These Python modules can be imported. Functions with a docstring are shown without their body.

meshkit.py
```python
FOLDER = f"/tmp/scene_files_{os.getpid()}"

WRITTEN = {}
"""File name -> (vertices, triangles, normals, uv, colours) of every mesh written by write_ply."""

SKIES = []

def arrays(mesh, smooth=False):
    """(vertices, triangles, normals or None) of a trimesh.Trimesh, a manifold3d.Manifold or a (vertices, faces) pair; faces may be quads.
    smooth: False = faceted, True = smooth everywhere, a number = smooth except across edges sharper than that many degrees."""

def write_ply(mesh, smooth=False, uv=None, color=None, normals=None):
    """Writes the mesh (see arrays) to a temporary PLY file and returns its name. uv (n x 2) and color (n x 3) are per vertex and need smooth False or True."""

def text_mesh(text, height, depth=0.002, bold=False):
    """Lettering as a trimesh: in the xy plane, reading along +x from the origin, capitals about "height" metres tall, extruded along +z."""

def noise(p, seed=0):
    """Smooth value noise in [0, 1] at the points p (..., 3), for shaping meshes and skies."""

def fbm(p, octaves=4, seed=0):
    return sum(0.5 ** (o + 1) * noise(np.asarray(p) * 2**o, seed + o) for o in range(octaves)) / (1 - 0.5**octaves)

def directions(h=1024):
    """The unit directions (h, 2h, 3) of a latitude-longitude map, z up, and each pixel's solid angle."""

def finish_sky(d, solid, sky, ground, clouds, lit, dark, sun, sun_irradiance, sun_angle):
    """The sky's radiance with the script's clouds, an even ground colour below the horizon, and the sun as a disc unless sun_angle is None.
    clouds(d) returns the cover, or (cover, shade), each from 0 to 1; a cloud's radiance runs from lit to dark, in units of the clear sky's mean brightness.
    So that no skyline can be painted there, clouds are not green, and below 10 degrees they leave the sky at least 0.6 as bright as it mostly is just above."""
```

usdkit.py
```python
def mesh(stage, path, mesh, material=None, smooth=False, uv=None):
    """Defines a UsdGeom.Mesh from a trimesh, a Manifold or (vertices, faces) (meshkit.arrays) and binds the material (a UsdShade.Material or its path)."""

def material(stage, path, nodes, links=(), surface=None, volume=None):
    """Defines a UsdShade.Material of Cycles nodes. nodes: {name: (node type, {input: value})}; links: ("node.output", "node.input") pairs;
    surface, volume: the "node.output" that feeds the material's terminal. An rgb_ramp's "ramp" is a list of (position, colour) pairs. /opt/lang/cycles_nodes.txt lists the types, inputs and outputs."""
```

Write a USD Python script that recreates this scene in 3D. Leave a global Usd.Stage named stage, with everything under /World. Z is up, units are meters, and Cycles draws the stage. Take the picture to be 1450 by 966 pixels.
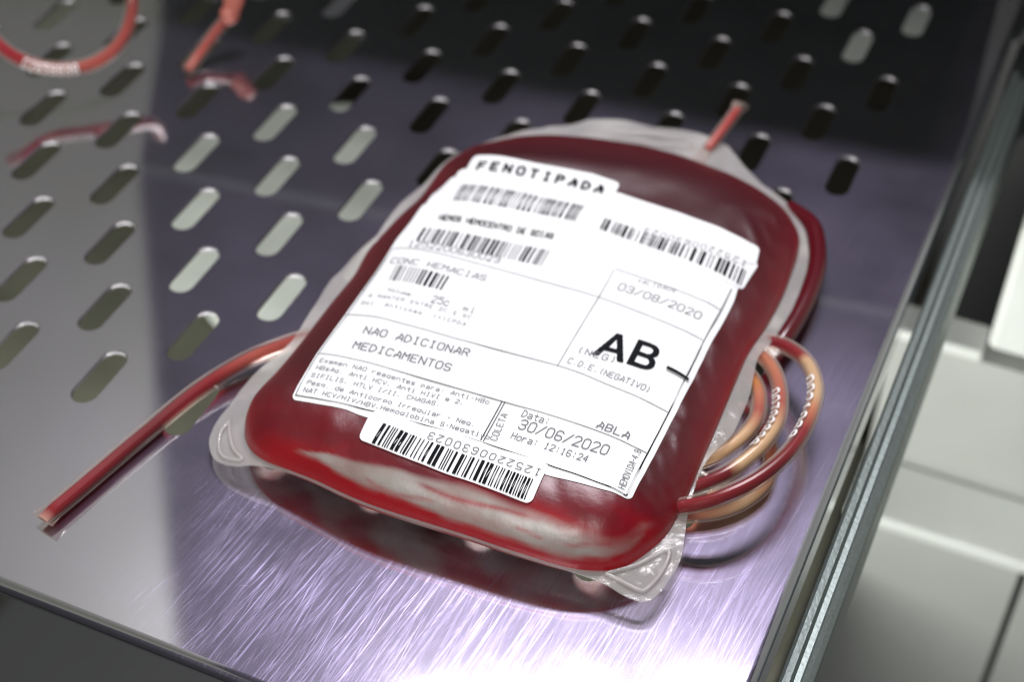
import math
import numpy as np, trimesh, shapely, usdkit, meshkit
from scipy.interpolate import RBFInterpolator
from scipy.spatial import Delaunay, cKDTree
from shapely.geometry import Polygon, LineString, Point, box as sbox
from shapely import affinity
from shapely.ops import unary_union
from pxr import Usd, UsdGeom, UsdLux, UsdShade, Gf, Sdf

stage = Usd.Stage.CreateInMemory()
UsdGeom.SetStageUpAxis(stage, "Z"); UsdGeom.SetStageMetersPerUnit(stage, 1.0)
UsdGeom.Xform.Define(stage, "/World"); UsdGeom.Scope.Define(stage, "/World/Looks")

# ------------------------------------------------------------------ camera
CAM = np.array([0.233314, -0.241788, 0.320250])
ROT = np.array([[0.9139990678, 0.4057098647, 0.0022824729],      # rows: right, image-down, forward
                [0.2836656135, -0.6350106015, -0.7185369550],
                [-0.2900681363, 0.6573895661, -0.6954850355]])
FPX = 2273.77                                                       # focal length in pixels of the 1450-wide photograph
cam = UsdGeom.Camera.Define(stage, "/World/camera")
cam.CreateHorizontalApertureAttr(36.0); cam.CreateFocalLengthAttr(36.0 * FPX / 1450)
cam.CreateFStopAttr(8.5); cam.CreateFocusDistanceAttr(0.392)
cam.CreateClippingRangeAttr((0.01, 100.0))
_m = np.eye(4); _m[0, :3] = ROT[0]; _m[1, :3] = -ROT[1]; _m[2, :3] = -ROT[2]; _m[3, :3] = CAM
cam.AddTransformOp().Set(Gf.Matrix4d(*_m.ravel().tolist()))
cam.CreateExposureAttr(0.28)

# ------------------------------------------------------------------ light
LAMP = np.array([0.02, 0.550, 1.00])
def rect_light(name, pos, target, w, h, power, color, rot=0.0):
    l = UsdLux.RectLight.Define(stage, "/World/" + name)
    l.CreateWidthAttr(w); l.CreateHeightAttr(h); l.CreateIntensityAttr(power); l.CreateColorAttr(Gf.Vec3f(*color))
    p, t = np.array(pos, float), np.array(target, float)
    z = (p - t) / np.linalg.norm(p - t)
    x = np.array([math.cos(rot), math.sin(rot), 0.0]); x = x - z * (x @ z); x /= np.linalg.norm(x); y = np.cross(z, x)
    m = np.eye(4); m[0, :3], m[1, :3], m[2, :3], m[3, :3] = x, y, z, p
    l.AddTransformOp().Set(Gf.Matrix4d(*m.ravel().tolist()))
    return l
rect_light("lamp", LAMP, (0.12, 0.05, 0), 0.46, 0.05, 136.0, (0.97, 0.94, 1.0), rot=0.385)
rect_light("lower_fill", (-0.03, -0.055, -0.10), (-0.03, 0.345, -0.15), 0.40, 0.04, 22.0, (0.97, 1.0, 0.94))  # unseen fill light added below the tray to brighten the pale sheets
rect_light("under_bag_fill", (0.10, 0.004, -0.17), (0.10, 0.004, 0.0), 0.14, 0.03, 40.0, (1.0, 0.98, 0.94))  # unseen light added under the bag, shining up through the slots
rect_light("front_fill", (0.20, -1.05, 1.15), (0.20, 0.10, 0), 0.6, 0.3, 20.0, (1.0, 1.0, 0.97))  # unseen fill light added in front for rail, frame and bag
dome = UsdLux.DomeLight.Define(stage, "/World/ambient_fill")  # dim even fill added all round; the place has no sky
dome.CreateIntensityAttr(1.0)
_dm = usdkit.material(stage, "/World/Looks/ambient", {"b": ("background_shader", {"color": (0.30, 0.30, 0.33), "strength": 0.13})}, surface="b.background")
UsdShade.MaterialBindingAPI.Apply(dome.GetPrim()).Bind(_dm)

# ------------------------------------------------------------------ helpers
mm = 0.001
def bp(px, z=0.0):
    """The world points (metres) where the photograph's pixels meet the height z."""
    px = np.atleast_2d(np.array(px, float))
    d = np.c_[(px[:, 0] - 725) / FPX, (px[:, 1] - 483) / FPX, np.ones(len(px))] @ ROT
    s = (np.broadcast_to(z, len(px)) - CAM[2]) / d[:, 2]
    return CAM + d * s[:, None]

used = {}
def numbered(parent, name):
    k = (parent, name); n = used.get(k, -1) + 1; used[k] = n
    return f"{parent}/{name}" + (f"_{n:03d}" if n else "")
def path_of(p):
    return "/World" if p is None else (p if isinstance(p, str) else str(p.GetPath()))
def tag(prim, label=None, category=None, group=None, kind=None):
    p = prim.GetPrim() if hasattr(prim, "GetPrim") else prim
    for k, v in (("label", label), ("category", category), ("group", group), ("kind", kind)):
        if v: p.SetCustomDataByKey(k, v)
    return p
def thing(name, label, category, loc=(0, 0, 0), group=None):
    x = UsdGeom.Xform.Define(stage, numbered("/World", name))
    x.AddTranslateOp().Set(Gf.Vec3d(*map(float, loc)))
    return tag(x, label, category, group)
ORIGIN = {}
def obj(name, mesh, mat, parent=None, smooth=False, label=None, category=None, group=None, kind=None, attr=None):
    """One Mesh prim. Meshes are modelled in world coordinates; a thing's own place is taken off here."""
    path = numbered(path_of(parent), name)
    v, f, n = meshkit.arrays(mesh, smooth)
    off = np.zeros(3)
    if parent is not None:
        top = stage.GetPrimAtPath("/".join(path.split("/")[:3]))
        t = UsdGeom.Xformable(top).GetLocalTransformation().ExtractTranslation() if top.IsA(UsdGeom.Xform) else (0, 0, 0)
        off = np.array(t)
    m = usdkit.mesh(stage, path, (v - off, f), mat)
    if n is not None:
        m.CreateNormalsAttr(n.astype(np.float32).tolist()); m.SetNormalsInterpolation("vertex")
    if attr is not None:
        for k, a in attr.items():
            assert len(a) == len(v)
            UsdGeom.PrimvarsAPI(m).CreatePrimvar(k, Sdf.ValueTypeNames.FloatArray, "vertex").Set([float(q) for q in a])
    tag(m, label, category, group, kind)
    return m.GetPrim()
def boxm(x0, x1, y0, y1, z0, z1):
    b = trimesh.creation.box((x1 - x0, y1 - y0, z1 - z0)); b.apply_translation(((x0 + x1) / 2, (y0 + y1) / 2, (z0 + z1) / 2)); return b
def rbox(x0, x1, y0, y1, z0, z1, r=0.002):
    """A box with rounded edges."""
    import manifold3d as m3
    s = trimesh.creation.icosphere(2, r)
    pts = np.vstack([s.vertices + [x, y, z] for x in (x0 + r, x1 - r) for y in (y0 + r, y1 - r) for z in (z0 + r, z1 - r)])
    return trimesh.convex.convex_hull(pts)
def spline(pts, step=0.0008):
    """A Catmull-Rom curve through the points, evenly sampled."""
    p = np.asarray(pts, float); p = np.vstack([2 * p[0] - p[1], p, 2 * p[-1] - p[-2]])
    out = []
    for i in range(1, len(p) - 2):
        t = np.linspace(0, 1, 24, endpoint=False)[:, None]
        a, b, c, d = p[i - 1], p[i], p[i + 1], p[i + 2]
        out.append(0.5 * (2 * b + (c - a) * t + (2 * a - 5 * b + 4 * c - d) * t ** 2 + (3 * b - a - 3 * c + d) * t ** 3))
    q = np.vstack(out + [p[-2:-1]])
    s = np.r_[0, np.cumsum(np.linalg.norm(np.diff(q, axis=0), axis=1))]
    n = max(4, int(s[-1] / step))
    u = np.linspace(0, s[-1], n)
    return np.stack([np.interp(u, s, q[:, k]) for k in range(3)], 1)
def frames(q):
    t = np.gradient(q, axis=0); t /= np.linalg.norm(t, axis=1, keepdims=True)
    a = np.cross(t, [0, 0, 1.0]); bad = np.linalg.norm(a, axis=1) < 1e-3; a[bad] = [1, 0, 0]
    a /= np.linalg.norm(a, axis=1, keepdims=True)
    return t, a, np.cross(a, t)                                    # along, side, up
def tube(q, r, sides=16, squash=None):
    """A capped tube along q; r a number or one per point; squash (k, 2) scales the side and up radii."""
    t, a, b = frames(q); r = np.broadcast_to(r, len(q))
    sq = np.ones((len(q), 2)) if squash is None else squash
    ang = np.arange(sides) * 2 * np.pi / sides
    ring = np.cos(ang)[None, :, None] * a[:, None] * sq[:, :1, None] + np.sin(ang)[None, :, None] * b[:, None] * sq[:, 1:, None]
    v = (q[:, None] + r[:, None, None] * ring).reshape(-1, 3)
    i, j = np.meshgrid(np.arange(len(q) - 1), np.arange(sides), indexing="ij")
    A, B = i * sides + j, i * sides + (j + 1) % sides
    f = np.vstack([np.stack([A, B, B + sides], -1).reshape(-1, 3), np.stack([A, B + sides, A + sides], -1).reshape(-1, 3)])[:, ::-1]
    n = len(v); v = np.vstack([v, q[:1], q[-1:]]); k = np.arange(sides); last = (len(q) - 1) * sides
    f = np.vstack([f, np.stack([np.full(sides, n), k, (k + 1) % sides], 1), np.stack([np.full(sides, n + 1), last + (k + 1) % sides, last + k], 1)])
    return trimesh.Trimesh(v, f, process=False)
def triangulate(poly, step, edge=None, rings=None):
    """(points, triangles) of a polygon filled with an even grid."""
    edge = edge or step
    poly = shapely.segmentize(poly, edge)
    x0, y0, x1, y1 = poly.bounds
    gx, gy = np.meshgrid(np.arange(x0 + step * .37, x1, step), np.arange(y0 + step * .41, y1, step * 0.866)); gx[1::2] += step / 2
    inner = poly.buffer(-step * 0.45 - (rings[-1] if rings else 0))
    bands = [np.array(shapely.segmentize(poly.buffer(-k).exterior, edge * 1.1).coords)[:-1] for k in rings or []]
    g = np.c_[gx.ravel(), gy.ravel()]
    g = g[shapely.contains_xy(inner, g[:, 0], g[:, 1])] if not inner.is_empty else np.zeros((0, 2))
    outs = [np.array(poly.exterior.coords)[:-1]] + [np.array(h.coords)[:-1] for h in poly.interiors]
    p = np.vstack(outs + bands + [g])
    tri = Delaunay(p).simplices
    c = p[tri].mean(1); tri = tri[shapely.contains_xy(poly, c[:, 0], c[:, 1])]
    a = p[tri]; area = (a[:, 1, 0] - a[:, 0, 0]) * (a[:, 2, 1] - a[:, 0, 1]) - (a[:, 1, 1] - a[:, 0, 1]) * (a[:, 2, 0] - a[:, 0, 0])
    tri[area < 0] = tri[area < 0][:, ::-1]
    tri = tri[np.abs(area) > 1e-13]
    return p, tri
def slab(poly, step, ztop, thick, edge=None):
    """A thin closed sheet over the polygon whose upper face follows ztop(xy)."""
    p, tri = triangulate(poly, step, edge)
    z = ztop(p); n = len(p)
    v = np.vstack([np.c_[p, z], np.c_[p, z - thick]])
    e = np.vstack([tri[:, [0, 1]], tri[:, [1, 2]], tri[:, [2, 0]]])
    key = {}
    for a, b in e: key[(a, b)] = 1
    rim = np.array([(a, b) for a, b in key if (b, a) not in key])
    side = np.vstack([np.stack([rim[:, 1], rim[:, 0], rim[:, 0] + n], 1), np.stack([rim[:, 1], rim[:, 0] + n, rim[:, 1] + n], 1)])
    return trimesh.Trimesh(v, np.vstack([tri, tri[:, ::-1] + n, side]), process=False)
def closed(pts, n=240, smooth=2.0):
    """A smooth closed outline through the points."""
    p = np.asarray(pts, float); q = np.vstack([p, p[:1]])
    s = np.r_[0, np.cumsum(np.linalg.norm(np.diff(q, axis=0), axis=1))]
    u = np.linspace(0, s[-1], n, endpoint=False)
    r = np.stack([np.interp(u, s, q[:, k]) for k in range(2)], 1)
    k = np.exp(-0.5 * (np.arange(-12, 13) / smooth) ** 2); k /= k.sum()
    pad = np.vstack([r[-12:], r, r[:12]])
    return np.stack([np.convolve(pad[:, c], k, "valid") for c in range(2)], 1)

# ------------------------------------------------------------------ materials
L = "/World/Looks/"
def plain(name, color, rough=0.5, metallic=0.0, spec=0.5, coat=0.0, bumpy=0.0, scale=400.0, vary=0.0, extra=None):
    nodes = {"p": ("principled_bsdf", dict(base_color=color, roughness=rough, metallic=metallic, specular_ior_level=spec, coat_weight=coat, **(extra or {})))}
    links = []
    if bumpy or vary:
        nodes["g"] = ("geometry", {}); nodes["n"] = ("noise_texture", {"scale": scale, "detail": 4.0})
        links.append(("g.position", "n.vector"))
    if bumpy:
        nodes["b"] = ("bump", {"strength": bumpy, "distance": 0.0004})
        links += [("n.fac", "b.height"), ("b.normal", "p.normal")]
    if vary:
        nodes["r"] = ("rgb_ramp", {"ramp": [(0.25, tuple(c * (1 - vary) for c in color)), (0.75, tuple(min(1, c * (1 + vary)) for c in color))]})
        links += [("n.fac", "r.fac"), ("r.color", "p.base_color")]
    return usdkit.material(stage, L + name, nodes, links, surface="p.BSDF")

def steel_material(name):
    """Polished stainless sheet: a mirror-like lobe, a hazy lobe coloured with violet lamplight, and bundles of fine scratches that tilt the surface."""
    n = {"g": ("geometry", {})}; l = []
    ang = [1.36, 1.47, 1.22, 0.35, 1.62, 1.05]
    stretch = [(55, 2300), (22, 1500), (110, 3000), (80, 1800), (30, 2200), (90, 2600)]
    for i, (a, (s1, s2)) in enumerate(zip(ang, stretch)):
        n[f"rot{i}"] = ("vector_rotate", {"rotate_type": "z_axis", "angle": -a})
        n[f"map{i}"] = ("mapping", {"mapping_type": "point", "scale": (s1, s2, 1.0)})
        n[f"n{i}"] = ("noise_texture", {"scale": 1.0, "detail": 3.0, "roughness": 0.6})
        l += [("g.position", f"rot{i}.vector"), (f"rot{i}.vector", f"map{i}.vector"), (f"map{i}.vector", f"n{i}.vector")]
    # thin bright scratches: the upper tail of each stretched noise
    for i, (lo, hi) in enumerate([(0.56, 0.74), (0.46, 0.86), (0.62, 0.80), (0.66, 0.76), (0.50, 0.90), (0.64, 0.80)]):
        n[f"t{i}"] = ("map_range", {"range_type": "smoothstep", "from_min": lo, "from_max": hi})
        l.append((f"n{i}.fac", f"t{i}.value"))
    for i, (a, b) in enumerate([("t0", "t1"), ("mx0", "t2"), ("mx1", "t3"), ("mx2", "t4"), ("mx3", "t5")]):
        n[f"mx{i}"] = ("math", {"math_type": "maximum"})
        l += [(f"{a}.{'result' if a[0] == 't' else 'value'}", f"mx{i}.value1"), (f"{b}.result", f"mx{i}.value2")]
    # where the sheet is worn
    n["wn"] = ("noise_texture", {"scale": 22.0, "detail": 3.0}); l.append(("g.position", "wn.vector"))
    n["sx"] = ("separate_xyz", {}); l.append(("g.position", "sx.vector"))
    n["front"] = ("map_range", {"range_type": "smoothstep", "from_min": 0.05, "from_max": -0.05, "to_min": 0.15, "to_max": 1.0}); l.append(("sx.y", "front.value"))
    n["side"] = ("map_range", {"range_type": "smoothstep", "from_min": 0.04, "from_max": 0.11, "to_min": 0.12, "to_max": 1.0}); l.append(("sx.x", "side.value"))
    n["wear0"] = ("math", {"math_type": "multiply"}); l += [("front.result", "wear0.value1"), ("side.result", "wear0.value2")]
    n["wear1"] = ("map_range", {"from_min": 0.40, "from_max": 0.62, "to_min": 0.22, "to_max": 1.0}); l.append(("wn.fac", "wear1.value"))
    n["wear"] = ("math", {"math_type": "multiply"}); l += [("wear0.value", "wear.value1"), ("wear1.result", "wear.value2")]
    n["scr"] = ("math", {"math_type": "multiply"}); l += [("mx4.value", "scr.value1"), ("wear.value", "scr.value2")]
    n["bump"] = ("bump", {"strength": 0.5, "distance": 0.0002}); l.append(("scr.value", "bump.height"))
    n["smooth"] = ("principled_bsdf", {"base_color": (0.55, 0.55, 0.56), "metallic": 1.0, "roughness": 0.04})
    n["dull"] = ("noise_texture", {"scale": 34.0, "detail": 5.0, "roughness": 0.65}); l.append(("g.position", "dull.vector"))
    n["dr"] = ("map_range", {"from_min": 0.35, "from_max": 0.72, "to_min": 0.05, "to_max": 0.078}); l += [("dull.fac", "dr.value"), ("dr.result", "smooth.roughness")]
    n["wv"] = ("noise_texture", {"scale": 14.0, "detail": 1.0}); l.append(("g.position", "wv.vector"))
    n["wb"] = ("bump", {"strength": 0.035, "distance": 0.002}); l += [("wv.fac", "wb.height"), ("wb.normal", "smooth.normal")]
    n["hazy"] = ("principled_bsdf", {"base_color": (0.47, 0.41, 0.60), "metallic": 1.0, "roughness": 0.36})  # violet lamplight is put into the colour of this lobe
    n["cut"] = ("principled_bsdf", {"base_color": (0.50, 0.44, 0.68), "metallic": 1.0, "roughness": 0.30})  # scratches carry the same violet light in their colour
    l.append(("bump.normal", "cut.normal"))
    n["hf"] = ("map_range", {"from_min": 0.3, "from_max": 0.7, "to_min": 0.08, "to_max": 0.165}); l.append(("wn.fac", "hf.value"))
    n["m1"] = ("mix_closure", {}); l += [("hf.result", "m1.fac"), ("smooth.BSDF", "m1.closure1"), ("hazy.BSDF", "m1.closure2")]
    n["sf"] = ("math", {"math_type": "multiply", "value2": 0.75}); l.append(("scr.value", "sf.value1"))
    n["m2"] = ("mix_closure", {}); l += [("sf.value", "m2.fac"), ("m1.closure", "m2.closure1"), ("cut.BSDF", "m2.closure2")]
    return usdkit.material(stage, L + name, n, l, surface="m2.closure")

STEEL = steel_material("polished_steel")
CUT_STEEL = plain("punched_edge", (0.17, 0.16, 0.175), 0.45, 1.0)
GALV = plain("galvanised_rail", (0.16, 0.19, 0.18), 0.38, 0.5, bumpy=0.3, scale=900.0, vary=0.14)
WHITE_PAINT = plain("white_enamel", (0.62, 0.64, 0.61), 0.45, vary=0.04, scale=30)
SHADED_PAINT = plain("shaded_white_enamel", (0.38, 0.39, 0.37), 0.5, vary=0.05, scale=25)  # white enamel with the shade of its upright faces put into the colour
DARK = plain("dark_plastic_and_shade", (0.012, 0.013, 0.013), 0.5)  # stop block and groove, and the painted shade in the opening
DARK_WALL = plain("dark_cabinet", (0.11, 0.12, 0.115), 0.6, vary=0.1, scale=20)
BEIGE_WALL = plain("beige_panel", (0.23, 0.24, 0.19), 0.75, vary=0.08, scale=12)
OLIVE = plain("olive_floor", (0.095, 0.094, 0.070), 0.6, vary=0.25, scale=30)
DARK_BROWN = plain("dark_brown_deck", (0.022, 0.017, 0.010), 0.6, vary=0.5, scale=25)
FLOOR = plain("floor_grey", (0.34, 0.35, 0.34), 0.5)
PALE_CLOTH = plain("pale_sheet", (0.72, 0.75, 0.70), 0.7, vary=0.1, scale=40)
BROWN = plain("brown_card", (0.20, 0.10, 0.04), 0.7)
PAPER = plain("label_paper", (0.86, 0.87, 0.88), 0.55, bumpy=0.12, scale=700.0)
INK = plain("black_ink", (0.006, 0.007, 0.009), 0.7, spec=0.1)
INK_GREY = plain("grey_print", (0.17, 0.175, 0.19), 0.7, spec=0.1)
WHITE_INK = plain("white_print", (0.85, 0.83, 0.82), 0.5)

def film_material(name, color, clear, rough):
    """Frosted soft vinyl film: part clear, part milky, glossy on top."""
    n = {"t": ("transparent_bsdf", {"color": (0.93, 0.92, 0.92)}), "tl": ("translucent_bsdf", {"color": color}),
         "p": ("principled_bsdf", {"base_color": color, "roughness": rough, "specular_ior_level": 0.6}),
         "g": ("geometry", {}), "n": ("noise_texture", {"scale": 170.0, "detail": 5.0}), "b": ("bump", {"strength": 0.7, "distance": 0.0010}),
         "mp": ("mix_closure", {"fac": 0.35}), "m": ("mix_closure", {"fac": 1 - clear})}
    l = [("g.position", "n.vector"), ("n.fac", "b.height"), ("b.normal", "p.normal"), ("p.BSDF", "mp.closure1"), ("tl.BSDF", "mp.closure2"),
         ("t.BSDF", "m.closure1"), ("mp.closure", "m.closure2")]
    return usdkit.material(stage, L + name, n, l, surface="m.closure")
FILM = film_material("frosted_vinyl", (0.74, 0.72, 0.70), 0.60, 0.10)
WELD = film_material("clear_weld", (0.72, 0.69, 0.68), 0.35, 0.15)

def blood_material():
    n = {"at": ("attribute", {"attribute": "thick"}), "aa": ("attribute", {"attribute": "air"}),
         "g": ("geometry", {}), "n": ("noise_texture", {"scale": 60.0, "detail": 4.0}), "n2": ("noise_texture", {"scale": 700.0, "detail": 2.0}),
         "r": ("rgb_ramp", {"ramp": [(0.0, (0.40, 0.002, 0.008)), (0.35, (0.15, 0.003, 0.010)), (0.7, (0.078, 0.003, 0.007)), (1.0, (0.045, 0.003, 0.006))]}),
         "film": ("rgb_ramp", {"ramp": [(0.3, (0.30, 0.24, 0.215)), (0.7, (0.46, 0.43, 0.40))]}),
         "mx": ("mix_color", {}), "b": ("bump", {"strength": 0.16, "distance": 0.0004}),
         "p": ("principled_bsdf", {"roughness": 0.40, "specular_ior_level": 0.55, "coat_weight": 0.12, "coat_roughness": 0.24})}
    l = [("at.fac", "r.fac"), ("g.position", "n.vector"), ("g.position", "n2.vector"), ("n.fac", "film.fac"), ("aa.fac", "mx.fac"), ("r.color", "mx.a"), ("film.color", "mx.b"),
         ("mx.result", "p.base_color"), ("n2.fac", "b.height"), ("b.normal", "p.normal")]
    return usdkit.material(stage, L + "blood_in_vinyl", n, l, surface="p.BSDF")
BLOOD = blood_material()

def tube_core_material(name, stops):
    """What fills a tube: colour runs along the tube by the primvar 'along'."""
    n = {"a": ("attribute", {"attribute": "along"}), "r": ("rgb_ramp", {"ramp": stops}),
         "p": ("principled_bsdf", {"roughness": 0.25, "specular_ior_level": 0.5})}
    return usdkit.material(stage, L + name, n, [("a.fac", "r.fac"), ("r.color", "p.base_color")], surface="p.BSDF")
def tube_skin_material():
    n = {"t": ("transparent_bsdf", {"color": (0.97, 0.93, 0.91)}), "p": ("principled_bsdf", {"base_color": (0.60, 0.48, 0.42), "roughness": 0.20, "specular_ior_level": 0.6}),
         "f": ("layer_weight", {"blend": 0.5}), "fr": ("map_range", {"range_type": "smoothstep", "from_min": 0.25, "from_max": 1.0, "to_min": 0.03, "to_max": 0.75}), "m": ("mix_closure", {})}
    return usdkit.material(stage, L + "tube_skin", n, [("f.facing", "fr.value"), ("fr.result", "m.fac"), ("t.BSDF", "m.closure1"), ("p.BSDF", "m.closure2")], surface="m.closure")
SKIN = tube_skin_material()
RED, DKRED, TAN, ORANGE, PINK = (0.25, 0.010, 0.020), (0.15, 0.006, 0.014), (0.62, 0.43, 0.25), (0.52, 0.19, 0.10), (0.40, 0.09, 0.07)

# ------------------------------------------------------------------ setting: tray, cabinet, rail, lower deck
TX0, TX1, TY0, TY1, TT = -0.30, 0.1968, -0.068, 0.46, 0.0012     # the flat sheet, without its rounded lips
PA, PB = 0.0150602, 0.0247829
def stadium(cx, cy, w, h, n=8):
    r = w / 2; k = h / 2 - r
    a = np.linspace(0, np.pi, n + 1)
    return np.vstack([np.c_[cx + r * np.cos(a), cy + k + r * np.sin(a)], np.c_[cx - r * np.cos(a), cy - k - r * np.sin(a)]])
slots = []
for row in range(0, 18):
    for col in range(-20, 12):
        if (row + col) % 2 == 0:
            cx, cy = col * PA, row * PB + 0.0008
            if TX0 + 0.02 < cx < 0.17 and cy < TY1 - 0.02: slots.append((cx, cy))
SW, SH, CH = 0.0075, 0.0215, 0.00022
def sheet_with_slots():
    outer = Polygon([(TX0, TY0), (TX1, TY0), (TX1, TY1), (TX0, TY1)])
    rings = [stadium(x, y, SW + 2 * CH, SH + 2 * CH) for x, y in slots]
    poly = Polygon(outer.exterior.coords, [r for r in rings])
    v2, f = trimesh.creation.triangulate_polygon(poly, engine="earcut")
    parts = [trimesh.Trimesh(np.c_[v2, np.zeros(len(v2))], f, process=False)]
    if parts[0].face_normals[:, 2].mean() < 0: parts[0].invert()
    walls = []
    under = parts[0].copy(); under.invert(); under.apply_translation((0, 0, -TT)); parts.append(under)
    for (x, y), r in zip(slots, rings):
        a = np.c_[r, np.zeros(len(r))]; i1 = stadium(x, y, SW + CH * 0.6, SH + CH * 0.6); i2 = stadium(x, y, SW, SH)
        loops = [a, np.c_[i1, np.full(len(r), -0.00012)], np.c_[i2, np.full(len(r), -0.0004)], np.c_[i2, np.full(len(r), -TT)], np.c_[r, np.full(len(r), -TT)]]
        n = len(r); v = np.vstack(loops); k = np.arange(n); k2 = (k + 1) % n; fs = []
        for s in range(4):
            A, B, C, D = s * n + k, s * n + k2, (s + 1) * n + k2, (s + 1) * n + k
            fs += [np.stack([A, C, B], 1), np.stack([A, D, C], 1)]
        m = trimesh.Trimesh(v, np.vstack(fs), process=False)
        walls.append(m)
    return trimesh.util.concatenate(parts), trimesh.util.concatenate(walls)
def bent_edge(x_or_y, axis, lo, hi, drop, r=0.0022, back=0.006):
    """The sheet bent down over a rounded edge: the strip continues the top face."""
    a = np.linspace(0, np.pi / 2, 9)
    prof = np.vstack([np.c_[r * np.sin(a), r * np.cos(a) - r], [[r, -drop], [r - 0.0012, -drop]], [[r - 0.0012, -r - 0.001]], [[0, -0.0012]]])
    m = []
    for end in (lo, hi):
        if axis == "y": m.append(np.c_[np.full(len(prof), end), x_or_y - prof[:, 0], prof[:, 1]])
        else: m.append(np.c_[x_or_y + prof[:, 0], np.full(len(prof), end), prof[:, 1]])
    n = len(prof); v = np.vstack(m); k = np.arange(n - 1)
    f = np.vstack([np.stack([k, k + 1, n + k + 1], 1), np.stack([k, n + k + 1, n + k], 1)])
    t = trimesh.Trimesh(v, f, process=False)
    want = np.array([0, -1, 1.0]) if axis == "y" else np.array([1.0, 0, 1.0])
    if t.face_normals[:8].mean(0) @ want < 0: t.invert()
    return t
tray = thing("steel_tray", "polished steel drawer tray punched with rows of long slots under the blood bag", "tray", (0, 0.2, 0))
_sheet, _walls = sheet_with_slots()
sheet_part = obj("slotted_sheet", _sheet, STEEL, tray)
obj("slot_edges", _walls, CUT_STEEL, sheet_part)
obj("front_lip", bent_edge(TY0, "y", TX0, TX1, 0.075, r=0.003), STEEL, tray, smooth=40)
obj("side_lip", bent_edge(TX1, "x", TY0, TY1, 0.016, r=0.0026), STEEL, tray, smooth=40)

rail = thing("drawer_rail", "galvanised steel drawer rail running along the right edge of the tray", "drawer rail", (0.207, 0.2, -0.03))
prof = [(0.2033, -0.030), (0.2033, -0.0052), (0.2042, -0.0040), (0.2058, -0.0042), (0.2066, -0.0056), (0.2080, -0.0056), (0.2086, -0.0044), (0.2098, -0.0038), (0.2110, -0.0044), (0.2114, -0.0060), (0.2114, -0.030)]
def extrude_y(prof, y0, y1):
    p = Polygon([(x, z) for x, z in prof]); m = trimesh.creation.extrude_polygon(p, y1 - y0)
    v = m.vertices.copy(); m.vertices = np.c_[v[:, 0], y1 - v[:, 2], v[:, 1]]; 
    if m.volume < 0: m.invert()
    return m
obj("channel", extrude_y(prof, -0.12, 0.262), GALV, rail, smooth=25)
obj("channel", extrude_y(prof, 0.282, 0.5), GALV, rail, smooth=25)
obj("stop_block", rbox(0.2022, 0.2170, 0.259, 0.285, -0.030, -0.0050, 0.001), DARK, rail, smooth=30)

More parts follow.
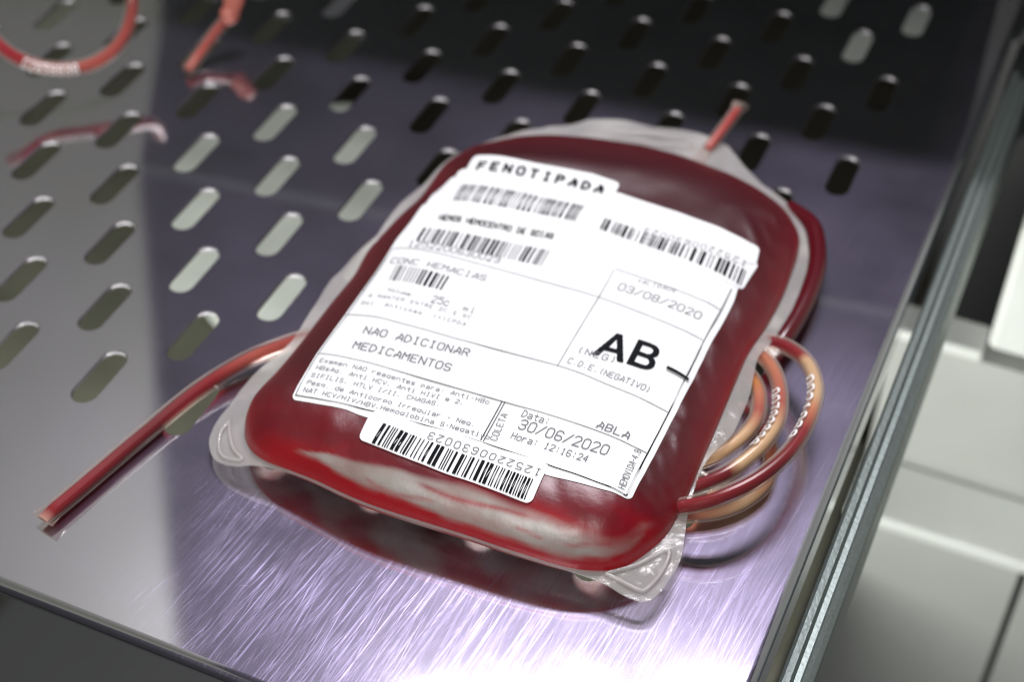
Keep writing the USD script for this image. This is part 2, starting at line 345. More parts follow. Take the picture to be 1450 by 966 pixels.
# ------------------------------------------------------------------ cabinet round the tray (seen mirrored in the steel, and blurred at the right)
def sheared_shelf():
    p = Polygon([(-0.130, 0.190), (0.187, 0.231), (0.187, 0.74), (-0.36, 0.74), (-0.36, 0.625), (-0.180, 0.285)])
    m = trimesh.creation.extrude_polygon(p, 0.004); m.apply_translation((0, 0, 0.10)); return m
obj("upper_shelf", sheared_shelf(), DARK_WALL, None, label="dark shelf above the back of the tray, mirrored as its dark upper half", category="shelf")
obj("back_wall", boxm(-0.31, 0.32, 0.745, 0.76, -0.5, 0.349), DARK_WALL, None, kind="structure")
def wall_side():
    m = trimesh.creation.extrude_polygon(Polygon([(-0.5, -0.5), (0.46, -0.5), (0.46, 0.15), (0.435, 0.23), (0.391, 0.31), (0.36, 0.50), (0.335, 0.64), (0.30, 0.9), (-0.5, 0.9)]), 0.02)
    v = m.vertices.copy(); m.vertices = np.c_[-0.322 + v[:, 2], v[:, 0], v[:, 1]]; return m
obj("left_wall", wall_side(), BEIGE_WALL, None, kind="structure")
frame = thing("cabinet_frame", "white enamelled steel cabinet frame below and right of the drawer rail, out of focus", "cabinet frame", (0.4, 0.18, -0.3))
obj("ledge", rbox(0.190, 0.60, 0.171, 0.2025, -0.156, -0.15, 0.002), WHITE_PAINT, frame, smooth=30)
obj("lower_panel", boxm(0.191, 0.2572, 0.1735, 0.19, -0.60, -0.1565), SHADED_PAINT, frame)
obj("lower_panel", boxm(0.2600, 0.60, 0.1735, 0.19, -0.60, -0.1565), SHADED_PAINT, frame)
obj("groove", boxm(0.2572, 0.2600, 0.1775, 0.19, -0.60, -0.1565), DARK, frame)
obj("upper_panel", boxm(0.190, 0.60, 0.203, 0.213, -0.16, -0.0875), SHADED_PAINT, frame)
obj("upper_lip", rbox(0.190, 0.2222, 0.201, 0.217, -0.087, -0.082, 0.0015), WHITE_PAINT, frame, smooth=30)
obj("post", rbox(0.2225, 0.60, 0.203, 0.235, -0.0815, 0.25, 0.003), WHITE_PAINT, frame, smooth=30)
obj("opening_shade", boxm(0.190, 0.2220, 0.300, 0.305, -0.2, 0.25), DARK, frame)  # near-black sheet standing in for the shade inside the opening
for _p, _h, _n, _l in (([(240, 185), (330, 140), (440, 150), (560, 150), (570, 300), (520, 380), (430, 470), (330, 480), (285, 430), (225, 430)], 0.012, "pale_sheet", "pale grey sheet under the tray, showing through the slots left of the bag"),
                   ([(1120, -25), (1345, -25), (1325, 75), (1178, 108)], 0.012, "pale_sheet", "pale grey sheet under the tray, showing through the far right slots")):
    _w = Polygon(bp(_p, -0.172)[:, :2]).buffer(-0.004).buffer(0.004)
    _m = slab(_w, 0.01, lambda q: -0.172 + 0.004 * (meshkit.fbm(np.c_[q * 30, np.zeros(len(q))], 3, 4) - 0.5), 0.003)
    obj(_n, _m, PALE_CLOTH, None, smooth=40, label=_l, category="sheet")
obj("lower_deck", boxm(-0.30, 0.186, -0.06, 0.235, -0.19, -0.18), OLIVE, None, kind="structure")
obj("lower_deck", boxm(-0.30, -0.137, 0.237, 0.42, -0.19, -0.18), OLIVE, None, kind="structure")
obj("rear_deck", boxm(-0.135, 0.186, 0.237, 0.74, -0.193, -0.183), DARK_BROWN, None, kind="structure")
obj("floor", boxm(-4, 4, -4, 3, -0.92, -0.90), FLOOR, None, kind="structure")

# ------------------------------------------------------------------ the bag
ZS_PTS = [(48, -15, 3.5), (62, -16, 7.5), (85, -16, 10.5), (112, -16, 11), (140, -15.5, 10), (158, -15, 7.5), (170, -12, 6.5), (172, 5, 9), (170, 35, 12), (169, 65, 12), (171, 95, 10), (168, 130, 8),
          (150, 148, 8), (125, 165, 8), (100, 166, 8), (80, 152, 8), (60, 136, 8), (50, 110, 8), (45, 80, 8), (45, 50, 8), (44, 15, 6.5), (44, 0, 5)]
_zp = np.array(ZS_PTS, float)
_zs = RBFInterpolator(_zp[:, :2], _zp[:, 2], kernel="thin_plate_spline", smoothing=2.0)
def zs(p):                                                             # metres in, metres out: the height of the seam
    return np.clip(_zs(np.asarray(p) * 1000), 2.0, 13.0) * mm
def bp_seam(px):
    z = np.full(len(px), 0.008)
    for _ in range(6): z = zs(bp(px, z)[:, :2])
    return bp(px, z)[:, :2]
OUTER_PX = [(295, 628), (302, 599), (324, 574), (361, 529), (386, 509), (414, 487), (424, 467), (436, 450), (467, 399), (499, 366), (518, 346), (533, 337), (548, 312), (575, 279), (600, 263), (621, 237), (645, 218), (721, 192), (760, 184), (789, 179), (842, 164), (869, 165), (926, 172), (984, 182), (1032, 204), (1050, 228), (1081, 263), (1116, 290), (1138, 307), (1151, 329), (1160, 360), (1155, 385), (1140, 412), (1108, 460), (1094, 484), (1072, 506), (1062, 560), (1036, 619), (1010, 640), (994, 662), (984, 690), (975, 722), (971, 748), (965, 795), (941, 834), (921, 856), (905, 853), (879, 842), (850, 823), (811, 811), (770, 797), (714, 780), (660, 761), (618, 747), (560, 729), (521, 717), (485, 702), (449, 684), (401, 667), (367, 660), (340, 662), (314, 659), (299, 648)]
BLOOD_PX = [(344, 616), (350, 588), (356, 576), (374, 558), (399, 528), (424, 496), (464, 441), (500, 398), (517, 364), (559, 320), (584, 297), (601, 276), (627, 240), (661, 218), (728, 205), (781, 203), (842, 207), (913, 216), (979, 234), (1037, 256), (1081, 280), (1116, 306), (1134, 338), (1130, 365), (1110, 420), (1089, 460), (1059, 503), (1039, 550), (1009, 622), (994, 655), (976, 701), (962, 730), (943, 763), (900, 797), (872, 811), (840, 810), (811, 808), (770, 796), (714, 778), (660, 759), (618, 746), (560, 728), (521, 715), (485, 700), (449, 682), (401, 664), (375, 655), (354, 640)]
outer_xy = closed(bp_seam(OUTER_PX), 420, 1.6)
blood_xy = closed(bp_seam(BLOOD_PX), 420, 2.2)
OUTER, POUCH = Polygon(outer_xy).buffer(0), Polygon(blood_xy).buffer(0)
OUTER = OUTER.union(POUCH.buffer(0.0005))
_edge = np.array(shapely.segmentize(POUCH.exterior, 0.0004).coords); _tree = cKDTree(_edge)
def inset(p):
    p = np.asarray(p); return np.where(shapely.contains_xy(POUCH, p[:, 0], p[:, 1]), _tree.query(p)[0], 0.0)
def top_z(p):
    """Upper surface of the filled bag."""
    p = np.asarray(p, float); d = inset(p)
    fr = np.clip((p[:, 1] + 0.016) / 0.06, 0, 1)
    D = 0.016 + 0.012 * fr
    u = np.clip(d / D, 0, 1)
    g = np.sqrt(np.clip(1 - (1 - u) ** 2, 0, 1)) ** 1.15
    H = 0.0220 - zs(p) - 0.0012 * np.clip((p[:, 1] - 0.09) / 0.06, 0, 1)
    w = meshkit.fbm(np.c_[p * 38, np.zeros(len(p))], 3, 3) - 0.5
    w2 = meshkit.fbm(np.c_[(p[:, 0] + p[:, 1] * 0.75) * 80, (p[:, 1] - p[:, 0] * 0.75) * 45, np.zeros(len(p))], 3, 8) - 0.5
    edge = np.exp(-((p[:, 0] - 0.164) / 0.012) ** 2) + 0.35 * np.exp(-((p[:, 1] + 0.006) / 0.010) ** 2)
    lab = 0.0008 * np.sin((p[:, 1] - 0.2 * p[:, 0]) * 260 + 1.0) * np.clip((p[:, 1] - 0.055) / 0.03, 0, 1) * np.clip((0.135 - p[:, 0]) / 0.05, 0, 1)
    return zs(p) + H * g + g * (0.0016 * w + 0.0052 * w2 * edge + lab)
def bottom_z(p):
    p = np.asarray(p, float); d = inset(p); u = np.clip(d / 0.020, 0, 1)
    return zs(p) - (zs(p) - 0.0006) * np.sqrt(np.clip(1 - (1 - u) ** 2, 0, 1))
def bp_top(px, up=0.0):
    px = np.atleast_2d(np.array(px, float)); z = np.full(len(px), 0.018)
    for _ in range(10): z = 0.5 * z + 0.5 * (top_z(bp(px, z)[:, :2]) + up)
    return bp(px, z)[:, :2]

bag = thing("blood_bag", "full bag of dark red blood with white printed labels, lying on the steel tray", "blood bag", (0.11, 0.06, 0))
def pouch_mesh():
    p, tri = triangulate(POUCH, 0.0008, 0.0006, rings=[k * 0.00045 for k in range(1, 20)])
    d = inset(p); onb = shapely.distance(POUCH.exterior, shapely.points(p)) < 1e-7; d[onb] = 0
    zt, zb = top_z(p), bottom_z(p)
    zt[onb] = zb[onb] = zs(p[onb])
    zt = np.maximum(zt, zb)
    n = len(p)
    remap = np.arange(n) + n; remap[onb] = np.nonzero(onb)[0]
    v = np.vstack([np.c_[p, zt], np.c_[p, zb]])
    m = trimesh.Trimesh(v, np.vstack([tri, remap[tri][:, ::-1]]), process=False)
    thick = np.clip((zt - zb) / 0.021, 0, 1)
    # warmer, brighter red towards the thin front; the clear streak where the film is drained
    q = p * 1000
    nz = meshkit.fbm(np.c_[q[:, 0] / 26, q[:, 1] / 9, np.zeros(n)], 4, 5)
    nz2 = meshkit.fbm(np.c_[q[:, 0] / 9, q[:, 1] / 3.0, np.zeros(n)], 3, 15)
    front = np.clip((14 - q[:, 1]) / 26, 0, 1)
    th = np.clip(thick * (1 - 0.80 * front * (0.35 + 1.3 * nz)), 0, 1)
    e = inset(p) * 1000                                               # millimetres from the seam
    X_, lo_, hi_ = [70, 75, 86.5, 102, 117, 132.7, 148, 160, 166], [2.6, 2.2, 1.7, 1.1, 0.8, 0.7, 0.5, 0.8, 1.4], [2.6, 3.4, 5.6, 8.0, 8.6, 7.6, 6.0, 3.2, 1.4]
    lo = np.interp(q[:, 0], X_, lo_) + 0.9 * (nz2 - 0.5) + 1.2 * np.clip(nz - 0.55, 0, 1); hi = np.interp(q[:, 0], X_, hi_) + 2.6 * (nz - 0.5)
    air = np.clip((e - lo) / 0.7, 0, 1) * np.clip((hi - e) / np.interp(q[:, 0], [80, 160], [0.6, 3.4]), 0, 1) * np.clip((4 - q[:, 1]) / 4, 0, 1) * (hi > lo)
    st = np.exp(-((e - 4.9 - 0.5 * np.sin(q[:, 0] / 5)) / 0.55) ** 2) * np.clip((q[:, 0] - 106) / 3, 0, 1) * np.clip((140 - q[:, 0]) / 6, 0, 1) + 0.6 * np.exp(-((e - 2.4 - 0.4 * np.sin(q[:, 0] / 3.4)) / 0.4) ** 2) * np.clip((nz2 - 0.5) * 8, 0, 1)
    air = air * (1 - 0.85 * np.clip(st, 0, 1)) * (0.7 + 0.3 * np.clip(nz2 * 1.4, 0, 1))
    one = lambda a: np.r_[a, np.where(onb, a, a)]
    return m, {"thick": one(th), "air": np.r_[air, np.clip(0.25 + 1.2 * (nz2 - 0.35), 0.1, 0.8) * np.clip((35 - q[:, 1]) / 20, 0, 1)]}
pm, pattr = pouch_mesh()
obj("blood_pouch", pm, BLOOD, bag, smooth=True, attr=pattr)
def film_z(p):
    p = np.asarray(p, float)
    d = np.maximum(0, _tree.query(p)[0])
    w = meshkit.fbm(np.c_[p * 75, np.zeros(len(p))], 3, 21) - 0.5
    return np.maximum(0.0016, zs(p) + 0.0003 + 0.0034 * w * np.clip(d / 0.006, 0, 1) - 0.10 * np.clip(d - 0.004, 0, 1))
ring = OUTER.difference(POUCH.buffer(0.00002))
ring = max(getattr(ring, "geoms", [ring]), key=lambda g: g.area)
obj("film_border", slab(ring, 0.0008, film_z, 0.0005, 0.0004), FILM, bag, smooth=50)
def on_film(px, r, name="weld_line", up=0.0003, closed_loop=False):
    xy = bp_seam(px)
    pts = np.c_[xy, film_z(xy) + up]
    if closed_loop: pts = np.vstack([pts, pts[:1]])
    return obj(name, tube(spline(pts, 0.0006), r * mm, 8), WELD, bag, smooth=True)
on_film([(325, 598), (313, 618), (311, 640), (322, 652), (344, 654), (332, 640), (326, 620)], 0.55, closed_loop=True)
on_film([(857, 815), (900, 803), (945, 783), (938, 812), (917, 836), (905, 838), (880, 826)], 0.55, closed_loop=True)
on_film([(868, 185), (905, 187), (945, 190), (972, 197), (978, 207)], 0.6)
on_film([(866, 191), (900, 199), (940, 205), (976, 208)], 0.5)

# ------------------------------------------------------------------ labels on the bag
def sheet_poly(px, up, r=1.6):
    p = Polygon(bp_top(px, up)).buffer(0); return p.buffer(-r * mm).buffer(r * mm, quad_segs=6)
def sticker(name, px, up, r=1.6, label=None):
    return obj(name, slab(sheet_poly(px, up), 0.0014, lambda p: top_z(p) + up, 0.00013, 0.0012), PAPER, bag, smooth=40, label=label)
LU = 0.00025
main_label = sticker("label", [(412, 566), (449, 500), (489, 445), (530, 388), (575, 322), (600, 288), (745, 318), (870, 345), (1047, 402), (1040, 425), (1000, 500), (960, 580), (893, 710), (700, 652), (560, 606), (490, 580)], LU, label="large white printed label on the top of the bag")
lower_sticker = sticker("barcode_sticker", [(590, 312), (612, 276), (640, 250), (870, 300), (980, 330), (1075, 374), (1051, 411), (960, 376), (870, 347), (745, 322), (640, 300)], LU + 0.00018)
upper_sticker = sticker("barcode_sticker", [(620, 290), (650, 240), (860, 274), (874, 272), (960, 300), (1030, 327), (1076, 351), (1071, 374), (1040, 372), (960, 350), (860, 320), (745, 306)], LU + 0.00036)
name_sticker = sticker("title_sticker", [(645, 262), (672, 220), (760, 231), (840, 246), (878, 259), (870, 275), (820, 268), (740, 272)], LU + 0.00054, label="narrow white sticker at the top of the labels")
foot_sticker = sticker("barcode_sticker", [(527, 581), (507, 622), (560, 643), (650, 677), (752, 715), (780, 652), (700, 630), (600, 602)], LU + 0.0002, label="small white barcode sticker at the front of the bag, printed upside down")

STROKES = {  # a plain one-line alphabet on a 4 x 6 grid; "|" lifts the pen
 'A': "00 24 26 44 40|02 42" , 'B': "00 06 36 45 44 33 03|33 42 41 30 00", 'C': "45 36 16 05 01 10 30 41", 'D': "00 06 26 44 42 20 00", 'E': "46 06 00 40|03 33", 'F': "46 06 00|03 33",
 'G': "45 36 16 05 01 10 30 41 43 23", 'H': "00 06|40 46|03 43", 'I': "16 36|26 20|10 30", 'J': "46 41 30 10 01", 'K': "00 06|46 03 40", 'L': "06 00 40", 'M': "00 06 23 46 40", 'N': "00 06 40 46",
 'O': "10 01 05 16 36 45 41 30 10", 'P': "00 06 36 45 44 33 03", 'Q': "10 01 05 16 36 45 41 30 10|22 40", 'R': "00 06 36 45 44 33 03|23 40", 'S': "45 36 16 05 04 13 33 42 41 30 10 01", 'T': "06 46|26 20", 'U': "06 01 10 30 41 46", 'V': "06 20 46",
 'W': "06 10 23 30 46", 'X': "00 46|06 40", 'Y': "06 23 46|23 20", 'Z': "06 46 00 40",
 '0': "10 01 05 16 36 45 41 30 10", '1': "15 26 20|10 30", '2': "05 16 36 45 44 00 40", '3': "05 16 36 45 44 33 13|33 42 41 30 10 01", '4': "30 36 02 42", '5': "46 06 04 34 43 41 30 10 01", '6': "45 36 16 05 01 10 30 41 42 33 03", '7': "06 46 10",
 '8': "13 04 05 16 36 45 44 33 13 02 01 10 30 41 42 33", '9': "01 10 30 41 45 36 16 05 04 13 43", '/': "00 46", '-': "13 33", '.': "20 21", ',': "21 10", ':': "21 22|24 25", '(': "36 25 21 30", ')': "16 25 21 10", '+': "25 21|03 43", '_': "00 40",
 'a': "04 34 43 40 10 01 12 42", 'b': "06 00 30 41 43 34 04", 'c': "43 34 14 03 01 10 30 41", 'd': "46 40 10 01 03 14 44", 'e': "02 42 43 34 14 03 01 10 40", 'f': "46 36 25 20|04 44", 'g': "41 10 01 03 14 44 40 10", 'h': "06 00|03 14 34 43 40", 'i': "14 24 20|10 30|26 25", 'j': "24 20 10",
 'l': "16 26 20|10 30", 'm': "00 04|03 14 23 20|23 34 43 40", 'n': "00 04|03 14 34 43 40", 'o': "10 01 03 14 34 43 41 30 10", 'p': "00 04 34 43 42 31 01", 'q': "40 44 14 03 02 11 41", 'r': "00 04|02 14 34", 's': "44 14 03 12 32 41 30 00", 't': "04 44|26 21 30 40", 'u': "04 01 10 40 44", 'v': "04 20 44", 'z': "04 44 00 40", 'x': "00 44|04 40", 'k': "06 00|34 02 30", 'w': "04 10 23 30 44", 'y': "04 22|44 22 00"}
def glyphs(text, weight):
    """Shapely shapes, one per letter, capital height 1, advance 0.92."""
    out = []
    for i, ch in enumerate(text):
        s = STROKES.get(ch)
        if not s: out.append(None); continue
        ls = [LineString([(int(q[0]) / 6 * 0.98, int(q[1]) / 6) for q in part.split()]) for part in s.split("|")]
        out.append(unary_union([l.buffer(weight / 2, quad_segs=2) for l in ls]))
    return out
def flat_to_mesh(shapes_xy, up, seg=0.004):
    """Shapes in metres on the xy plane, laid on the bag's surface."""
    vs, fs, n = [], [], 0
    for g in shapes_xy:
        for q in getattr(g, "geoms", [g]):
            if q.is_empty or q.area < 1e-11: continue
            q = shapely.segmentize(q, seg)
            v2, f = trimesh.creation.triangulate_polygon(q, engine="earcut")
            if len(f) == 0: continue
            a = v2[f]; ar = (a[:, 1, 0] - a[:, 0, 0]) * (a[:, 2, 1] - a[:, 0, 1]) - (a[:, 1, 1] - a[:, 0, 1]) * (a[:, 2, 0] - a[:, 0, 0])
            f = np.array(f); f[ar < 0] = f[ar < 0][:, ::-1]
            vs.append(v2); fs.append(f + n); n += len(v2)
    v = np.vstack(vs)
    return trimesh.Trimesh(np.c_[v, top_z(v) + up], np.vstack(fs), process=False)
def write(text, a, b, height, up=0.00014, parent=main_label, base=LU, weight=0.13, mat=INK_GREY, name="lettering", bend=None):
    """Lettering whose baseline runs from pixel a to pixel b (optionally through pixel bend), capitals HEIGHT millimetres tall."""
    P = bp_top([a, b] + ([bend] if bend else []), base)
    e1 = P[1] - P[0]; ln = np.linalg.norm(e1); e1 /= ln; e2 = np.array([-e1[1], e1[0]])
    sag = 0.0
    if bend is not None:
        t = (P[2] - P[0]) @ e1 / ln; sag = ((P[2] - P[0]) @ e2) / (4 * t * (1 - t))
    n = len(text); adv = ln / (n - 0.28); h = height * mm; out = []
    for i, g in enumerate(glyphs(text, weight * h / h)):
        if g is None: continue
        t = (i + .3) / n; off = 4 * sag * t * (1 - t); sx = min(h, adv * 1.08)
        o = P[0] + e1 * (i * adv) + e2 * off
        out.append(affinity.affine_transform(g, [e1[0] * sx, e2[0] * h, e1[1] * sx, e2[1] * h, o[0], o[1]]))
    return obj(name, flat_to_mesh(out, base + up), mat, parent)
def rule(pts, width=0.22, mat=INK_GREY, base=LU, parent=main_label, up=0.00013):
    P = bp_top(pts, base)
    q = spline(np.c_[P, np.zeros(len(P))], 0.0015)[:, :2] if len(P) > 2 else P
    return obj("ruled_line", flat_to_mesh([LineString(q).buffer(width * mm / 2, cap_style="flat")], base + up, 0.0010), mat, parent)
def barcode(tl, tr, bl, br, seed, modules, base, parent, mat=INK, fill=0.55):
    rng = np.random.default_rng(seed)
    T = bp_top([tl, tr, bl, br], base); out = []; x = 0
    while x < modules:
        w = int(rng.choice([1, 1, 1, 2, 2, 3])); 
        w = min(w, modules - x)
        u0, u1 = x / modules, (x + w * 1.0 - (1 - fill) * 0.5) / modules
        c = [T[0] + (T[1] - T[0]) * u0, T[0] + (T[1] - T[0]) * u1, T[2] + (T[3] - T[2]) * u1, T[2] + (T[3] - T[2]) * u0]
        out.append(Polygon(c).buffer(0)); x += w + int(rng.choice([1, 1, 1, 2, 2, 3]))
    return obj("barcode", flat_to_mesh(out, base + 0.00016, 0.0010), mat, parent)
# the ruled frame
rule([(418, 561), (452, 500), (491, 447), (534, 386), (556, 352)])
rule([(418, 560), (529, 583), (680, 626), (800, 667), (887, 703)], 0.3, INK)
rule([(1036, 410), (997, 483), (947, 585), (917, 643), (887, 703)], 0.32, INK)
rule([(489, 446), (640, 478), (789, 518), (870, 549), (947, 585)])
rule([(450, 501), (580, 531), (711, 569), (800, 595), (917, 643)])
rule([(556, 352), (700, 380), (844, 420), (925, 450), (997, 483)])
rule([(870, 382), (830, 450), (789, 519)])
rule([(872, 381), (951, 408), (1021, 440)])
rule([(711, 569), (680, 625)], 0.28, INK); rule([(715, 570), (684, 626)], 0.24, INK)
# print
write("FENOTIPADA", (675, 240), (855, 274), 3.1, base=LU + 0.00054, parent=name_sticker, weight=0.30, mat=INK, bend=(760, 253))
barcode((655, 262), (828, 292), (641, 284), (815, 313), 11, 118, LU + 0.00036, upper_sticker)
barcode((857, 309), (1057, 384), (849, 324), (1049, 405), 12, 120, LU + 0.00036, upper_sticker)
write("1252200630023", (1058, 372), (914, 322), 2.2, base=LU + 0.00036, parent=upper_sticker, weight=0.12)
write("HEMOS HEMOCENTRO DE GOIAS", (621, 311), (782, 338), 2.0, base=LU + 0.00018, parent=lower_sticker, weight=0.2, mat=INK)
barcode((600, 323), (779, 355), (589, 341), (766, 377), 13, 120, LU, main_label)
write("1252200630023", (577, 349), (706, 373), 2.5)
write("CONC HEMACIAS", (552, 373), (686, 398), 2.4)
barcode((562, 376), (637, 392), (551, 397), (625, 411), 14, 50, LU, main_label)
write("Volume:", (548, 412), (586, 421), 1.3); write("25c", (610, 428), (634, 434), 2.6); write("ml", (655, 440), (672, 444), 1.9)
write("A MANTER ENTRE 2C E 6C", (521, 421), (667, 452), 1.25)
write("Sol. Anticoag: 1+1CPDA", (511, 431), (659, 462), 1.25)
write("NAO ADICIONAR", (514, 472), (662, 505), 2.6, weight=0.15)
write("MEDICAMENTOS", (499, 493), (636, 526), 2.6, weight=0.15)
write("Examen NAO reagentes para: Anti-HBc", (452, 513), (692, 573), 1.4)
write("HBsAg. Anti HCV, Anti HIVI e 2,", (447, 523), (656, 574), 1.4)
write("SIFILIS, HTLV I/II, CHAGAS.", (440, 534), (622, 576), 1.4)
write("Pesq. de Anticorpo Irregular - Neg.", (434, 544), (672, 605), 1.4)
write("NAT HCV/HIV/HBV,Hemoglobina S-Negativo", (429, 555), (692, 623), 1.4)
write("COLETA", (703, 625), (719, 588), 1.7)
write("VALIDADE", (902, 400), (957, 415), 1.4)
write("03/08/2020", (874, 410), (990, 453), 2.7, weight=0.12)
write("(NEG)", (816, 499), (872, 515), 2.2)
write("C.D.E.(NEGATIVO)", (803, 514), (919, 557), 2.0)
write("ABLA", (844, 606), (889, 623), 2.4, weight=0.15)
write("Data:", (738, 590), (776, 602), 2.2); write("30/06/2020", (733, 607), (858, 645), 3.3, weight=0.12)
write("Hora: 12:16:24", (723, 621), (830, 655), 2.1)
write("HEMOVIDA-4.8", (884, 694), (908, 640), 1.6)
def big(text, a, b, height, base=LU, parent=main_label):
    m = meshkit.text_mesh(text, 1.0, 0.01, bold=True); v = m.vertices; keep = m.face_normals[:, 2] > 0.9
    P = bp_top([a, b], base); e1 = P[1] - P[0]; ln = np.linalg.norm(e1); e1 /= ln; e2 = np.array([-e1[1], e1[0]])
    x0, x1 = v[:, 0].min(), v[:, 0].max()
    xy = P[0] + ((v[:, :1] - x0) / (x1 - x0)) * ln * e1 + v[:, 1:2] * height * mm * e2
    t = trimesh.Trimesh(np.c_[xy, top_z(xy) + base + 0.00012], m.faces[keep], process=True)
    t = t.subdivide_to_size(0.003); t.vertices[:, 2] = top_z(t.vertices[:, :2]) + base + 0.00012
    if t.face_normals[:, 2].mean() < 0: t.invert()
    return obj("blood_group", t, INK, parent)
big("AB", (838, 501), (923, 527), 9.6)
P_ = bp_top([(944, 522), (975, 540)], LU)
obj("blood_group", flat_to_mesh([LineString(P_).buffer(0.00055, cap_style="flat")], LU + 0.0006, 0.0008), INK, main_label)
barcode((543, 600), (757, 680), (526, 628), (745, 709), 15, 135, LU + 0.0002, foot_sticker, fill=0.7)
write("1252200630023", (767, 666), (608, 612), 2.1, base=LU + 0.0002, parent=foot_sticker, weight=0.11)

# ------------------------------------------------------------------ tubes
def pts3(rows):
    rows = np.array(rows, float)
    return np.vstack([bp([r[:2]], r[2] * mm) for r in rows])
TUBES = {}
def vinyl_tube(name, rows, r, core, parent, stops, matname, start=0.0, end=1.0, flatten=None, label=None, skin=None):
    q = spline(pts3(rows), 0.0009)
    rr = np.full(len(q), r * mm); sq = np.ones((len(q), 2)); s = np.linspace(0, 1, len(q)); length = np.linalg.norm(np.diff(q, axis=0), axis=1).sum()
    for e in flatten or []:
        d = np.abs(s - e) * length; k = np.clip(1 - d / 0.0038, 0, 1) ** 0.8
        sq[:, 0] *= 1 + 0.5 * k; sq[:, 1] *= 1 - 0.7 * k
    prim = obj(name, tube(q, rr, 18, sq), skin or SKIN, parent, smooth=60, label=label)
    c0, c1 = int(start * len(q)), max(int(end * len(q)), 4)
    cq = q[c0:c1]
    m = tube(cq, core * mm, 14, np.c_[1 + 0.0 * s[c0:c1], np.maximum(0.3, sq[c0:c1, 1])])
    al = np.r_[np.repeat(s[c0:c1], 14), s[c0], s[c1 - 1]]
    mat = tube_core_material(matname, stops)
    obj("blood_core", m, mat, prim, smooth=False, attr={"along": al})
    return prim, q
def print_on(q, r, text, s0, s1, h, parent, side, mat=WHITE_INK, weight=0.22):
    """Lettering round a tube from arc fraction s0 to s1; side is the angle of the text's middle (0 side, 90 up)."""
    t, a, b = frames(q); s = np.linspace(0, 1, len(q)); n = len(text); vs, fs, k = [], [], 0
    for i, g in enumerate(glyphs(text, weight)):
        if g is None: continue
        for p in getattr(g, "geoms", [g]):
            p = shapely.segmentize(p, 0.12); v2, f = trimesh.creation.triangulate_polygon(p, engine="earcut")
            u = s0 + (s1 - s0) * (i + v2[:, 0] * 0.95) / n
            c = np.stack([np.interp(u, s, q[:, j]) for j in range(3)], 1); A = np.stack([np.interp(u, s, a[:, j]) for j in range(3)], 1); B = np.stack([np.interp(u, s, b[:, j]) for j in range(3)], 1)
            ang = np.radians(side) + (v2[:, 1] - 0.5) * h / r * (-1 if s1 > s0 else 1) * -1
            vs.append(c + (r * mm + 0.00012) * (np.cos(ang)[:, None] * A + np.sin(ang)[:, None] * B)); fs.append(np.array(f) + k); k += len(v2)
    return obj("lettering", trimesh.Trimesh(np.vstack(vs), np.vstack(fs), process=False), mat, parent)

# the sealed line at the left
vinyl_tube("outlet_tube", [(60, 736, 2.9), (120, 686, 2.8), (200, 618, 2.9), (280, 553, 3.6), (350, 510, 4.8), (410, 486, 6.0), (440, 478, 6.5), (480, 472, 6.5)], 2.55, 1.75, bag,
           [(0.0, (0.5, 0.3, 0.25)), (0.03, RED), (0.4, DKRED), (0.62, RED), (0.75, PINK), (1.0, RED)], "left_line_blood", start=0.004, flatten=[0.0])
# the stub at the top
vinyl_tube("port_stub", [(985, 238, 8), (1000, 214, 9.2), (1018, 190, 11), (1036, 166, 12.5), (1050, 146, 13.5)], 2.0, 1.35, bag,
           [(0.0, (0.5, 0.2, 0.2)), (0.35, (0.42, 0.07, 0.06)), (0.8, (0.36, 0.04, 0.04)), (1.0, (0.42, 0.12, 0.11))], "stub_blood", start=0.30, end=0.93, flatten=[1.0])
# the coil at the right
cP, cQ = vinyl_tube("coiled_tube", [(1050, 474, 7), (1085, 482, 9), (1112, 490, 11.5), (1138, 508, 13.5), (1152, 532, 15), (1155, 562, 16), (1140, 606, 17), (1112, 646, 17.5), (1070, 680, 17), (1020, 704, 15.5), (975, 716, 13), (940, 722, 9)], 2.3, 1.62, bag,
           [(0.0, DKRED), (0.22, RED), (0.25, TAN), (0.40, TAN), (0.46, ORANGE), (0.54, RED), (0.7, DKRED), (1.0, RED)], "coil_blood_outer")
dP, dQ = vinyl_tube("coiled_tube", [(1045, 490, 6), (1072, 498, 8), (1092, 518, 10), (1104, 550, 11.5), (1103, 590, 12.5), (1086, 622, 13), (1060, 648, 12.6), (1025, 672, 11.5), (985, 688, 9.5), (950, 698, 7)], 2.25, 1.58, bag,
           [(0.0, RED), (0.2, ORANGE), (0.42, PINK), (0.55, TAN), (0.75, TAN), (0.80, DKRED), (1.0, RED)], "coil_blood_middle")
vinyl_tube("coiled_tube", [(1040, 520, 5), (1060, 530, 7), (1074, 556, 8), (1072, 590, 8.6), (1052, 618, 8.8), (1022, 640, 8.4), (990, 654, 7), (960, 664, 5)], 2.25, 1.58, bag,
           [(0.0, RED), (0.14, RED), (0.2, (0.5, 0.2, 0.04)), (0.3, ORANGE), (0.42, PINK), (0.6, TAN), (1.0, TAN)], "coil_blood_inner")
vinyl_tube("coiled_tube", [(1078, 606, 4), (1092, 640, 4), (1086, 680, 3.6), (1060, 706, 3.2), (1025, 722, 3), (990, 728, 3), (955, 728, 3)], 2.3, 1.6, bag,
           [(0.0, RED), (0.3, ORANGE), (0.6, TAN), (1.0, RED)], "coil_blood_lowest")
print_on(cQ, 2.3, "0021068", 0.33, 0.60, 2.6, cP, 35)
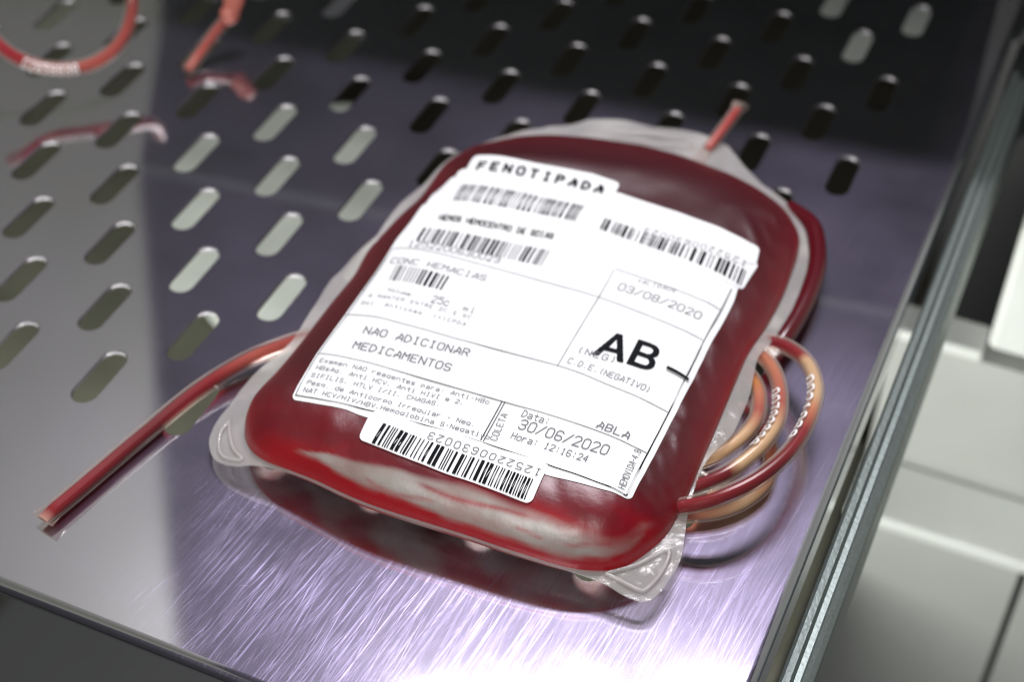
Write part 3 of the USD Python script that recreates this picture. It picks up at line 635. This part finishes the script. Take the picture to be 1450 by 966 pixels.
print_on(dQ, 2.25, "00702609", 0.36, 0.68, 2.6, dP, 40)
# the filled line running behind the right edge
eP, eQ = vinyl_tube("side_tube", [(1118, 296, 6), (1148, 318, 8), (1157, 350, 8.2), (1155, 385, 8.2), (1143, 420, 8), (1128, 450, 7.5), (1112, 476, 7), (1095, 500, 6)], 2.8, 2.4, bag, [(0.0, DKRED), (0.5, DKRED), (1.0, DKRED)], "side_line_blood", skin=plain("dark_blood_tube", (0.085, 0.004, 0.009), 0.22))
print_on(eQ, 2.8, "06", 0.50, 0.60, 2.0, eP, -10)

# lines of other bags at the back left
other = thing("tube_loop", "pink blood tube looping down over the back left of the tray with white digits", "tube", tuple(bp([(80, 95)], 0.0)[0]))
oP, oQ = vinyl_tube("tube", [(-40, 20, 30), (0, 64, 22), (30, 84, 17), (62, 95, 14), (100, 97, 13), (135, 88, 13.5), (165, 66, 16), (182, 36, 20), (188, 0, 26), (184, -40, 34)], 2.5, 1.8, other,
           [(0.0, (0.3, 0.01, 0.03)), (0.28, (0.33, 0.02, 0.03)), (0.33, (0.42, 0.10, 0.08)), (0.6, (0.36, 0.07, 0.06)), (1.0, (0.30, 0.05, 0.05))], "loop_blood")
print_on(oQ, 2.5, "02659938", 0.275, 0.50, 3.2, oP, 25)
hang = thing("sealed_tube", "short sealed pink tube end hanging to the tray beside the looping tube", "tube", tuple(bp([(268, 96)], 0.0)[0]))
vinyl_tube("tube", [(266, 99, 2.6), (284, 74, 5), (303, 48, 9), (322, 24, 13), (330, 6, 17), (334, -20, 23)], 2.2, 1.5, hang, [(0.0, PINK), (0.6, (0.36, 0.08, 0.07)), (1.0, ORANGE)], "hanging_blood")
ck = spline(pts3([(317, 32, 11.5), (325, 20, 14), (330, 4, 17.5), (332, -14, 21)]), 0.0008)
obj("seal", tube(ck, np.interp(np.linspace(0, 1, len(ck)), [0, .25, .5, .8, 1], [1.8, 3.6, 3.0, 3.9, 2.4]) * mm, 12), plain("seal_vinyl", (0.46, 0.13, 0.10), 0.35), hang, smooth=60)
